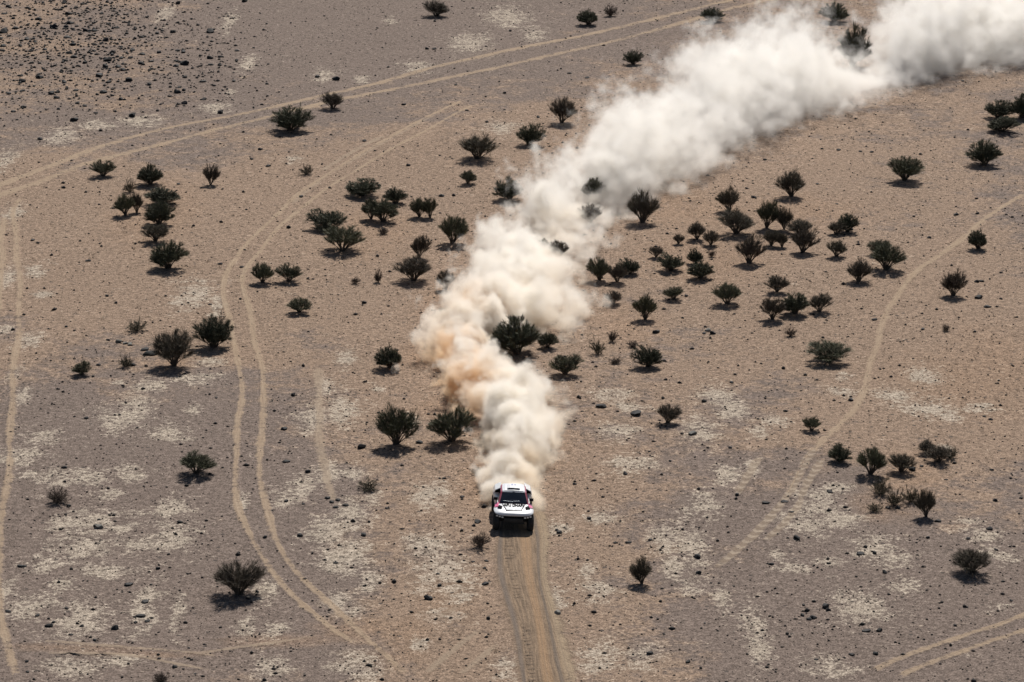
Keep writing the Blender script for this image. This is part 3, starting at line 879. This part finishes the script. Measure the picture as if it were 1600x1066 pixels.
SIZEW = ["largest", "second largest", "third largest", "fourth largest", "fifth largest", "sixth largest", "seventh largest", "eighth largest", "ninth largest", "tenth largest", "eleventh largest", "twelfth largest", "smaller", "small", "smallest", "tiniest"]
fl = sorted([r for r in ROCK_SET if r[4]], key=lambda r: -r[3])
for k, r in enumerate(fl):
    if k < 6:
        tag(r[0], "%s dark boulder of the dense stone field in the upper corner" % SIZEW[k], "stone", "dark stones of the stone field")
    else:
        tag(r[0], "small dark stone in the dense stone field in the upper corner", "stone", "dark stones of the stone field")
near = {}
for r in ROCK_SET:
    if r[4]: continue
    o, x, y, d = r[:4]
    bx = min(BUSH, key=lambda b: (b[4] - r[6]) ** 2 + (1.3 * (b[5] - r[7])) ** 2)
    dx, dy = r[6] - bx[4], bx[5] - r[7]
    side = "beside" if abs(dx) > abs(dy) else ("behind" if dy > 0 else "in front of")
    kindw = {"p": "grey stone", "f": "flat dark stone"}.get(r[5], "dark stone")
    near.setdefault((kindw, side, bx[3]), []).append((d, o, math.hypot(dx, dy)))
for (kindw, side, lab), L in near.items():
    L.sort(key=lambda q: -q[0])
    lab = lab.split(",")[0]
    for k, (d, o, dist) in enumerate(L):
        pre = (SIZEW[k] + " ") if len(L) > 1 else ""
        wds = ("%s%s %s the %s" % (pre, kindw, side, lab)).split()
        while len(wds) > 16: wds.pop()
        tag(o, " ".join(wds), "stone", "dark stones strewn over the plain")

# ------------------------------------------------------------------ gravel and dry grass: past counting
def on_ground(n, lo=-30, hi=1100):
    """Points of the ground spread evenly over the seen part of the plain."""
    y = NR.uniform(146, 345, n); x = NR.uniform(-1, 1, n) * (y * 0.155 + 4)
    return x, y
def lines_mask(x, y, P, rad):
    keep = np.ones(len(x), dtype=bool)
    for c in P:
        keep &= (x - c[0]) ** 2 + (y - c[1]) ** 2 > rad * rad
    return keep
RACE_LINE = smooth_line([G(*p) for p in pts("808,780 804,812 808,850 815,900 824,960 833,1010 846,1090")], 0.8)
x, y = on_ground(120000)
S = soil(x, y)
clump = (np.sin(x * 0.9 + 3 * np.sin(y * 0.31)) * np.sin(y * 0.7 + 2 * np.sin(x * 0.43)) + np.sin(x * 0.23 + 1) * np.sin(y * 0.19)) * 0.5
pxs = 800 + FPX * x / (y * math.cos(PITCH) + CAM_H * math.sin(PITCH))
dv = (y * math.sin(PITCH) - CAM_H * math.cos(PITCH)) / (y * math.cos(PITCH) + CAM_H * math.sin(PITCH))
pys = 533 - FPX * dv
fd = np.maximum(np.exp(-(((pxs - 95) / 170) ** 2 + ((pys - 60) / 95) ** 2)), 0.6 * np.exp(-(((pxs - 290) / 100) ** 2 + ((pys - 100) / 80) ** 2)))
keep = NR.uniform(0, 1, len(x)) < np.clip(0.42 + 0.25 * clump + 0.35 * np.minimum(S[:, 1], 1) + 0.9 * fd, 0.05, 1.0)
x, y, fd, wh = x[keep], y[keep], fd[keep], S[keep, 1]
ok = lines_mask(x, y, RACE_LINE, 1.5)
x, y, fd, wh = x[ok], y[ok], fd[ok], wh[ok]
N_FINE = len(x)
fx_, fy_, fs_ = [], [], []
while len(fx_) < 750:                                    # the smaller stones of the stone field
    px, py = R.uniform(-20, 420), R.uniform(-12, 200)
    if R.random() < field_density(px, py) and py < 205 - 0.12 * px:
        p = G(px, py); fx_.append(p.x); fy_.append(p.y); fs_.append(R.uniform(3.0, 6.5) / px_per_m(p.y))
x = np.concatenate([x, fx_]); y = np.concatenate([y, fy_]); fd = np.concatenate([fd, np.zeros(750)]); wh = np.concatenate([wh, np.zeros(750)])
n = len(x)
d = np.exp(NR.normal(-2.9, 0.56, n)) * (1 + 1.7 * fd * NR.uniform(0, 1, n))
d = np.clip(d, 0.022, 0.34)
d[N_FINE:] = fs_
OCT = np.array([(1, 0, 0), (0, 1, 0), (-1, 0, 0), (0, -1, 0), (0, 0, 0.8), (0, 0, -0.5)]) * 0.5
ang = NR.uniform(0, 6.28, n)
V = OCT[None] * NR.uniform(0.65, 1.35, (n, 6, 1)) * d[:, None, None]
V[:, :, 0] *= NR.uniform(0.9, 1.5, (n, 1))
ca, sa = np.cos(ang)[:, None], np.sin(ang)[:, None]
V = np.stack([V[:, :, 0] * ca - V[:, :, 1] * sa, V[:, :, 0] * sa + V[:, :, 1] * ca, V[:, :, 2]], axis=2)
V += np.stack([x, y, hgt(x, y) + d * 0.12], axis=1)[:, None, :]
OF = np.array([(0, 1, 4), (1, 2, 4), (2, 3, 4), (3, 0, 4), (1, 0, 5), (2, 1, 5), (3, 2, 5), (0, 3, 5)])
F = (OF[None] + (np.arange(n) * 6)[:, None, None]).reshape(-1, 3)
gm = mesh_np("gravel", V.reshape(-1, 3), F)
shade = NR.uniform(0, 1, n)
pale = NR.uniform(0, 1, n) < 0.10 + 0.4 * np.clip(wh, 0, 1)
c0 = np.array((0.030, 0.026, 0.024)); c1 = np.array((0.13, 0.098, 0.074)); c2 = np.array((0.38, 0.32, 0.26))
colr = c0 + (c1 - c0) * (shade ** 2.2)[:, None]
colr[d > 0.11] = c0 * 0.8
colr[pale & (d < 0.09)] = c2
colr[N_FINE:] = np.array((0.022, 0.021, 0.021)) * NR.uniform(0.6, 1.6, (750, 1))
rgba = np.concatenate([np.repeat(colr, 6, axis=0), np.ones((n * 6, 1))], axis=1).astype(np.float32)
gm.color_attributes.new("tint", 'FLOAT_COLOR', 'POINT').data.foreach_set("color", rgba.ravel())
def tint_mat(name, rough):
    m, g, out = new_mat(name)
    at = g.n("ShaderNodeAttribute", attribute_name="tint")
    b = g.n("ShaderNodeBsdfPrincipled")
    nz = g.noise(g.n("ShaderNodeNewGeometry").outputs["Position"], 30.0, 3.0)
    g.t.links.new(g.mix(1.0, at.outputs["Color"], g.mix(g.step(nz, 0.3, 0.7), (0.8, 0.8, 0.8), (1.2, 1.2, 1.2)), 'MULTIPLY'), b.inputs["Base Color"])
    b.inputs["Roughness"].default_value = rough
    b.inputs["Specular IOR Level"].default_value = 0.25
    g.t.links.new(b.outputs[0], out.inputs[0])
    return m
print("gravel stones", n)
tag(link("gravel", gm, tint_mat("gravel_stones", 0.8)), "dark and pale gravel strewn thinly over the whole plain", "gravel", kind="stuff")

x, y = on_ground(9000)
S = soil(x, y)
clump = np.sin(x * 0.37 + 2 * np.sin(y * 0.21)) * np.sin(y * 0.29 + 1.7 * np.sin(x * 0.17))
keep = NR.uniform(0, 1, len(x)) < np.clip((S[:, 0] - 0.45) * 0.9 + 0.35 * clump, 0.03, 0.9)
x, y = x[keep], y[keep]
ok = lines_mask(x, y, RACE_LINE, 1.6); x, y = x[ok], y[ok]
n, nb = len(x), 9
hh = NR.uniform(0.05, 0.20, (n, 1)) * NR.uniform(0.6, 1.2, (n, nb))
aa = NR.uniform(0, 6.28, (n, nb)); sp = NR.uniform(0.2, 1.3, (n, nb)) * hh
bx, by = x[:, None] + NR.normal(0, 0.05, (n, nb)), y[:, None] + NR.normal(0, 0.05, (n, nb))
bz = hgt(bx, by) - 0.01
wx, wy = -np.sin(aa) * 0.009, np.cos(aa) * 0.009
V = np.stack([np.stack([bx - wx, by - wy, bz], 2), np.stack([bx + wx, by + wy, bz], 2),
              np.stack([bx + np.cos(aa) * sp, by + np.sin(aa) * sp, bz + hh], 2)], axis=2).reshape(-1, 3)
gr = mesh_np("dry_grass", V, np.arange(len(V)).reshape(-1, 3))
tc = np.repeat(np.array((0.12, 0.085, 0.055))[None] * NR.uniform(0.5, 1.6, (n, 1)), nb * 3, axis=0)
gr.color_attributes.new("tint", 'FLOAT_COLOR', 'POINT').data.foreach_set("color", np.concatenate([tc, np.ones((len(tc), 1))], axis=1).astype(np.float32).ravel())
tag(link("dry_grass", gr, tint_mat("dry_grass_blades", 0.9)), "tiny dry grass tufts dotting the tan sand", "grass", kind="stuff")

# ------------------------------------------------------------------ the racing buggy (local: nose towards -Y, ground at z = 0)
P_WHITE = simple_mat("white_race_paint", (0.66, 0.67, 0.69), 0.32, vary=0.06, coat=0.5)
P_RED = simple_mat("crimson_race_paint", (0.26, 0.012, 0.05), 0.35, vary=0.1, coat=0.5)
P_PINK = simple_mat("pink_race_paint", (0.62, 0.12, 0.25), 0.35, vary=0.1, coat=0.4)
P_GREY = simple_mat("blue_grey_panel", (0.24, 0.28, 0.33), 0.4, vary=0.1, coat=0.3)
P_BLACK = simple_mat("black_plastic", (0.010, 0.010, 0.011), 0.9, vary=0.25, spec=0.1)
P_TYRE = simple_mat("dusty_tyre_rubber", (0.022, 0.020, 0.019), 0.85, vary=0.4)
P_RIM = simple_mat("dark_alloy_rim", (0.10, 0.10, 0.11), 0.4, metal=0.8)
P_UNDER = simple_mat("dark_underbody", (0.030, 0.029, 0.028), 0.7, vary=0.3)
P_GLASS = simple_mat("dark_windscreen_glass", (0.008, 0.010, 0.014), 0.08, vary=0.1, coat=0.6)
P_LAMP = simple_mat("lamp_glass", (0.75, 0.76, 0.74), 0.15, vary=0.1, coat=0.6)
P_INK = simple_mat("black_lettering", (0.008, 0.008, 0.010), 0.9, spec=0.08)
P_SILVER = simple_mat("pale_grey_panel", (0.40, 0.42, 0.45), 0.5)
P_BLUE = simple_mat("blue_decal", (0.10, 0.14, 0.36), 0.5)

car = bpy.data.objects.new("racing_buggy", None)
COL.objects.link(car)
tag(car, "white off-road racing buggy with crimson pillars speeding ahead of its dust cloud", "racing car")
fx, bx_ = G(806, 828), G(806, 790)
car.location = (CAR_XY[0], G(800, 828).y + 1.45, CAR_Z + 0.02)
car.rotation_euler = (0, math.radians(2.9), math.radians(1.5))

def loft(sections, cap=True):
    """Half sections [(x, z)...] at y, mirrored and skinned."""
    V, F = [], []
    rings = []
    for y, half in sections:
        ring = [(x, y, z) for x, z in half] + [(-x, y, z) for x, z in reversed(half) if x > 1e-6]
        rings.append(ring)
    n = len(rings[0])
    for r in rings: V.extend(r)
    for k in range(len(rings) - 1):
        for q in range(n):
            q2 = (q + 1) % n
            F.append((k * n + q, k * n + q2, (k + 1) * n + q2, (k + 1) * n + q))
    if cap:
        F.append(tuple(range(n))[::-1]); F.append(tuple((len(rings) - 1) * n + q for q in range(n)))
    return V, F

def part(name, V, F, mat, parent=None, smooth=False, bevel=0.0, sub=0):
    bm = bmesh.new()
    vs = [bm.verts.new(v) for v in V]
    for f in F: bm.faces.new([vs[q] for q in f])
    bmesh.ops.recalc_face_normals(bm, faces=bm.faces)
    if bevel:
        bmesh.ops.bevel(bm, geom=list(bm.edges), offset=bevel, segments=2, affect='EDGES', profile=0.6)
    me = bpy.data.meshes.new(name)
    bm.to_mesh(me); bm.free()
    if smooth: me.polygons.foreach_set("use_smooth", [True] * len(me.polygons))
    o = link(name, me, mat, parent or car)
    if sub:
        md = o.modifiers.new("smooth", 'SUBSURF'); md.levels = sub; md.render_levels = sub
    return o

def prism(corners, off):
    """A panel: polygon corners pushed by the vector OFF to give it thickness."""
    n = len(corners)
    V = [Vector(c) for c in corners] + [Vector(c) + Vector(off) for c in corners]
    F = [tuple(range(n)), tuple(range(2 * n - 1, n - 1, -1))] + [(q, q + n, (q + 1) % n + n, (q + 1) % n) for q in range(n)]
    return V, F

def cuboid(c, sz, rot=None):
    V = [Vector((x * sz[0] / 2, y * sz[1] / 2, z * sz[2] / 2)) for x in (-1, 1) for y in (-1, 1) for z in (-1, 1)]
    if rot: V = [Euler(rot).to_matrix() @ v for v in V]
    V = [v + Vector(c) for v in V]
    return V, [(0, 1, 3, 2), (4, 6, 7, 5), (0, 4, 5, 1), (2, 3, 7, 6), (0, 2, 6, 4), (1, 5, 7, 3)]

def join(*parts_):
    V, F = [], []
    for v, f in parts_:
        b = len(V); V.extend(v); F.extend([tuple(q + b for q in ff) for ff in f])
    return V, F

def shell(y, hw, top, lip):
    return (y, [(0, lip), (0.78 * hw, lip), (hw, lip + 0.03), (hw, (top + lip) / 2), (0.95 * hw, top - 0.05), (0.80 * hw, top), (0.45 * hw, top + 0.02), (0, top + 0.03)])
V, F = loft([shell(-2.00, 0.50, 1.04, 0.95), shell(-1.93, 0.84, 1.085, 0.94), shell(-1.80, 1.04, 1.13, 0.97), shell(-1.45, 1.10, 1.20, 1.05), shell(-1.0, 1.08, 1.23, 0.95),
             shell(-0.62, 1.00, 1.24, 0.62), shell(-0.2, 0.95, 1.22, 0.48), shell(0.5, 0.95, 1.22, 0.46), shell(0.92, 1.04, 1.28, 0.72), shell(1.45, 1.10, 1.34, 1.0), shell(1.9, 1.07, 1.28, 0.92), shell(2.12, 0.98, 1.18, 0.84)])
part("body_shell", V, F, P_WHITE, smooth=True, sub=2)
part("chassis", *join(cuboid((0, 0.1, 0.60), (1.20, 3.5, 0.42)), cuboid((0, -1.72, 0.72), (1.02, 0.5, 0.20))), P_UNDER, bevel=0.04)
part("skid_plate", *prism([(-0.42, -1.86, 0.86), (0.42, -1.86, 0.86), (0.52, -1.45, 0.40), (-0.52, -1.45, 0.40)], (0, 0.03, -0.03)), P_RIM)
part("front_bumper", *prism([(-1.0, -1.80, 0.955), (-0.6, -1.935, 0.93), (0.6, -1.935, 0.93), (1.0, -1.80, 0.955), (0.94, -1.68, 0.70), (0.5, -1.82, 0.66), (-0.5, -1.82, 0.66), (-0.94, -1.68, 0.70)], (0, 0.10, 0)), P_BLACK)
for sgn in (-1, 1):
    hl = part("headlight", *prism([(sgn * 1.0, -1.835, 0.985), (sgn * 0.52, -1.975, 0.945), (sgn * 0.48, -1.96, 0.80), (sgn * 0.95, -1.80, 0.86)], (0, 0.06, 0)), P_BLACK)
    for k in range(3):
        c = Vector((sgn * (0.90 - 0.145 * k), -1.885 - 0.042 * k, 0.925 - 0.022 * k))
        part("lamp", *cuboid(c, (0.11, 0.05, 0.075), (0, 0, sgn * 0.28)), P_LAMP, hl, bevel=0.012)
    part("bonnet_slot", *prism([(sgn * 0.88, -1.42, 1.20), (sgn * 0.66, -1.52, 1.205), (sgn * 0.62, -1.34, 1.24), (sgn * 0.80, -1.16, 1.245)], (0, 0, 0.05)), P_BLACK)
    part("fender_stripe", *prism([(sgn * 1.04, -1.22, 1.17), (sgn * 0.84, -1.28, 1.228), (sgn * 0.78, -0.66, 1.252), (sgn * 0.97, -0.60, 1.20)], (0, 0, 0.022)), P_PINK)
    mr = part("mirror", *cuboid((sgn * 0.97, -0.55, 1.44), (0.22, 0.12, 0.15)), P_BLACK, bevel=0.025)
    part("mirror_stalk", *cuboid((sgn * 0.93, -0.55, 1.31), (0.05, 0.06, 0.24)), P_BLACK, mr)
    part("side_window", *prism([(sgn * 0.815, -0.30, 1.24), (sgn * 0.80, 0.62, 1.24), (sgn * 0.69, 0.55, 1.66), (sgn * 0.69, 0.02, 1.66)], (sgn * 0.02, 0, 0.0)), P_GLASS)
    part("rear_haunch", *loft([(0.42, [(0.0, 0)] * 1)], False) if False else prism([(sgn * 0.64, 0.62, 1.70), (sgn * 0.98, 0.72, 1.50), (sgn * 1.05, 0.80, 1.26), (sgn * 0.60, 0.80, 1.26)], (0, 1.15, -0.08)), P_WHITE, bevel=0.03)
    part("air_intake", *prism([(sgn * 0.67, 0.585, 1.64), (sgn * 0.955, 0.68, 1.475), (sgn * 1.0, 0.75, 1.34), (sgn * 0.66, 0.75, 1.34)], (0, 0.03, 0.0)), P_BLACK)
# cabin: crimson pillars round dark glass, white roof
V, F = loft([(-0.74, [(0, 1.14), (0.84, 1.14), (0.84, 1.24), (0.5, 1.265), (0, 1.28)]), (-0.05, [(0, 1.14), (0.84, 1.14), (0.70, 1.68), (0.45, 1.735), (0, 1.75)]),
             (0.85, [(0, 1.14), (0.82, 1.14), (0.68, 1.72), (0.45, 1.79), (0, 1.81)]), (1.55, [(0, 1.14), (0.78, 1.14), (0.62, 1.55), (0.45, 1.60), (0, 1.62)])])
part("cabin", V, F, P_RED, bevel=0.02)
ws = part("windscreen", *prism([(-0.76, -0.74, 1.275), (0, -0.80, 1.30), (0.76, -0.74, 1.275), (0.60, -0.10, 1.70), (0, -0.11, 1.735), (-0.60, -0.10, 1.70)], (0, -0.018, 0.018)), P_GLASS)
part("wiper", *cuboid((-0.30, -0.72, 1.37), (0.55, 0.03, 0.022), (0, 0.05, -0.12)), P_GREY, ws)
part("wiper", *cuboid((0.16, -0.72, 1.385), (0.34, 0.03, 0.022), (0, -0.02, 0.05)), P_GREY, ws)
part("sun_strip", *prism([(-0.615, -0.165, 1.69), (0.615, -0.165, 1.69), (0.605, -0.125, 1.722), (-0.605, -0.125, 1.722)], (0, -0.02, 0.02)), P_WHITE, ws)
V, F = loft([(-0.10, [(0, 1.735), (0.60, 1.715), (0.61, 1.745), (0.45, 1.775), (0, 1.795)]), (0.45, [(0, 1.76), (0.61, 1.73), (0.62, 1.77), (0.45, 1.81), (0, 1.83)]),
             (1.0, [(0, 1.77), (0.58, 1.72), (0.59, 1.76), (0.45, 1.80), (0, 1.82)])])
rf = part("roof", V, F, P_WHITE, smooth=False, bevel=0.008)
V, F = loft([(0.05, [(0, 1.79), (0.36, 1.78), (0.35, 1.86), (0.2, 1.885), (0, 1.89)]), (0.55, [(0, 1.81), (0.34, 1.79), (0.32, 1.87), (0.2, 1.89), (0, 1.895)]), (0.98, [(0, 1.80), (0.30, 1.78), (0.28, 1.80), (0.2, 1.82), (0, 1.825)])])
sc_ = part("roof_scoop", V, F, P_WHITE, rf, bevel=0.01)
part("scoop_mouth", *cuboid((0, 0.045, 1.835), (0.60, 0.02, 0.062)), P_BLACK, rf)
part("emblem", *join(cuboid((-0.07, 0.55, 1.897), (0.10, 0.16, 0.008)), cuboid((0.09, 0.55, 1.897), (0.08, 0.12, 0.008))), P_BLUE, rf)

part("engine_cover", *loft([(1.50, [(0, 1.2), (0.60, 1.2), (0.58, 1.55), (0, 1.61)]), (2.0, [(0, 1.2), (0.55, 1.2), (0.5, 1.34), (0, 1.38)])]), P_WHITE, bevel=0.02)
# bonnet panel with its lettering, inside a dark line
part("bonnet_line", *prism([(-0.62, -0.92, 1.272), (0.62, -0.92, 1.272), (0.42, -1.74, 1.176), (-0.42, -1.74, 1.176)], (0, 0, 0.012)), P_INK)
part("bonnet_panel", *prism([(-0.575, -0.92, 1.28), (0.575, -0.92, 1.28), (0.385, -1.70, 1.189), (-0.385, -1.70, 1.189)], (0, 0, 0.012)), P_SILVER)
for sgn in (-1, 1):
    part("bonnet_patch", *prism([(sgn * 0.06, -1.32, 1.238), (sgn * 0.46, -1.30, 1.24), (sgn * 0.37, -1.64, 1.202), (sgn * 0.06, -1.64, 1.202)], (0, 0, 0.018)), P_GREY)
cv = bpy.data.curves.new("lettering", 'FONT')
cv.body = "ABU DHABI"
cv.align_x = 'CENTER'; cv.align_y = 'CENTER'
cv.size = 0.26; cv.extrude = 0.006; cv.offset = 0.012
tmp = bpy.data.objects.new("lettering", cv)
COL.objects.link(tmp)
dg = bpy.context.evaluated_depsgraph_get()
lm = bpy.data.meshes.new_from_object(tmp.evaluated_get(dg))
bpy.data.objects.remove(tmp)
lm.materials.clear()
lt = link("bonnet_lettering", lm, P_INK, car)
lt.location = (0, -1.12, 1.285)
lt.rotation_euler = (math.radians(8), 0, 0)
lt.scale = (0.80, 1.9, 1)

def wheel(x, y, steer):
    seg = 28
    prof = [(0.27, -0.15), (0.42, -0.165), (0.465, -0.12), (0.475, 0.0), (0.465, 0.12), (0.42, 0.165), (0.27, 0.15)]
    V, F = [], []
    for k in range(seg):
        a = 2 * math.pi * k / seg
        for r, w_ in prof:
            rr = r + (0.012 if (k % 2 and r > 0.43) else 0.0)
            V.append((w_, rr * math.cos(a), rr * math.sin(a)))
    m_ = len(prof)
    for k in range(seg):
        k2 = (k + 1) % seg
        for q in range(m_):
            q2 = (q + 1) % m_
            F.append((k * m_ + q, k * m_ + q2, k2 * m_ + q2, k2 * m_ + q))
    wh = bpy.data.objects.new("wheel", None)
    COL.objects.link(wh); wh.parent = car
    wh.location = (x, y, 0.475); wh.rotation_euler = (0, 0, steer)
    part("tyre", V, F, P_TYRE, wh)
    V, F = [], []
    sd = 1 if x > 0 else -1
    for k in range(20):
        a = 2 * math.pi * k / 20
        for r, w_ in ((0.05, 0.09), (0.20, 0.06), (0.245, 0.12), (0.275, 0.135), (0.275, -0.12), (0.05, -0.10)):
            rr = r - (0.03 if (k % 4 == 0 and 0.1 < r < 0.22) else 0)
            V.append((w_ * sd, rr * math.cos(a), rr * math.sin(a)))
    for k in range(20):
        k2 = (k + 1) % 20
        for q in range(6):
            q2 = (q + 1) % 6
            F.append((k * 6 + q, k * 6 + q2, k2 * 6 + q2, k2 * 6 + q))
    part("rim", V, F, P_RIM, wh)
for x in (-0.93, 0.93):
    wheel(x, -1.45, math.radians(1.5)); wheel(x, 1.52, 0.0)
    part("suspension_arm", *join(cuboid((x * 0.66, -1.45, 0.52), (0.50, 0.10, 0.06)), cuboid((x * 0.66, -1.45, 0.72), (0.46, 0.08, 0.05))), P_UNDER, bevel=0.01)
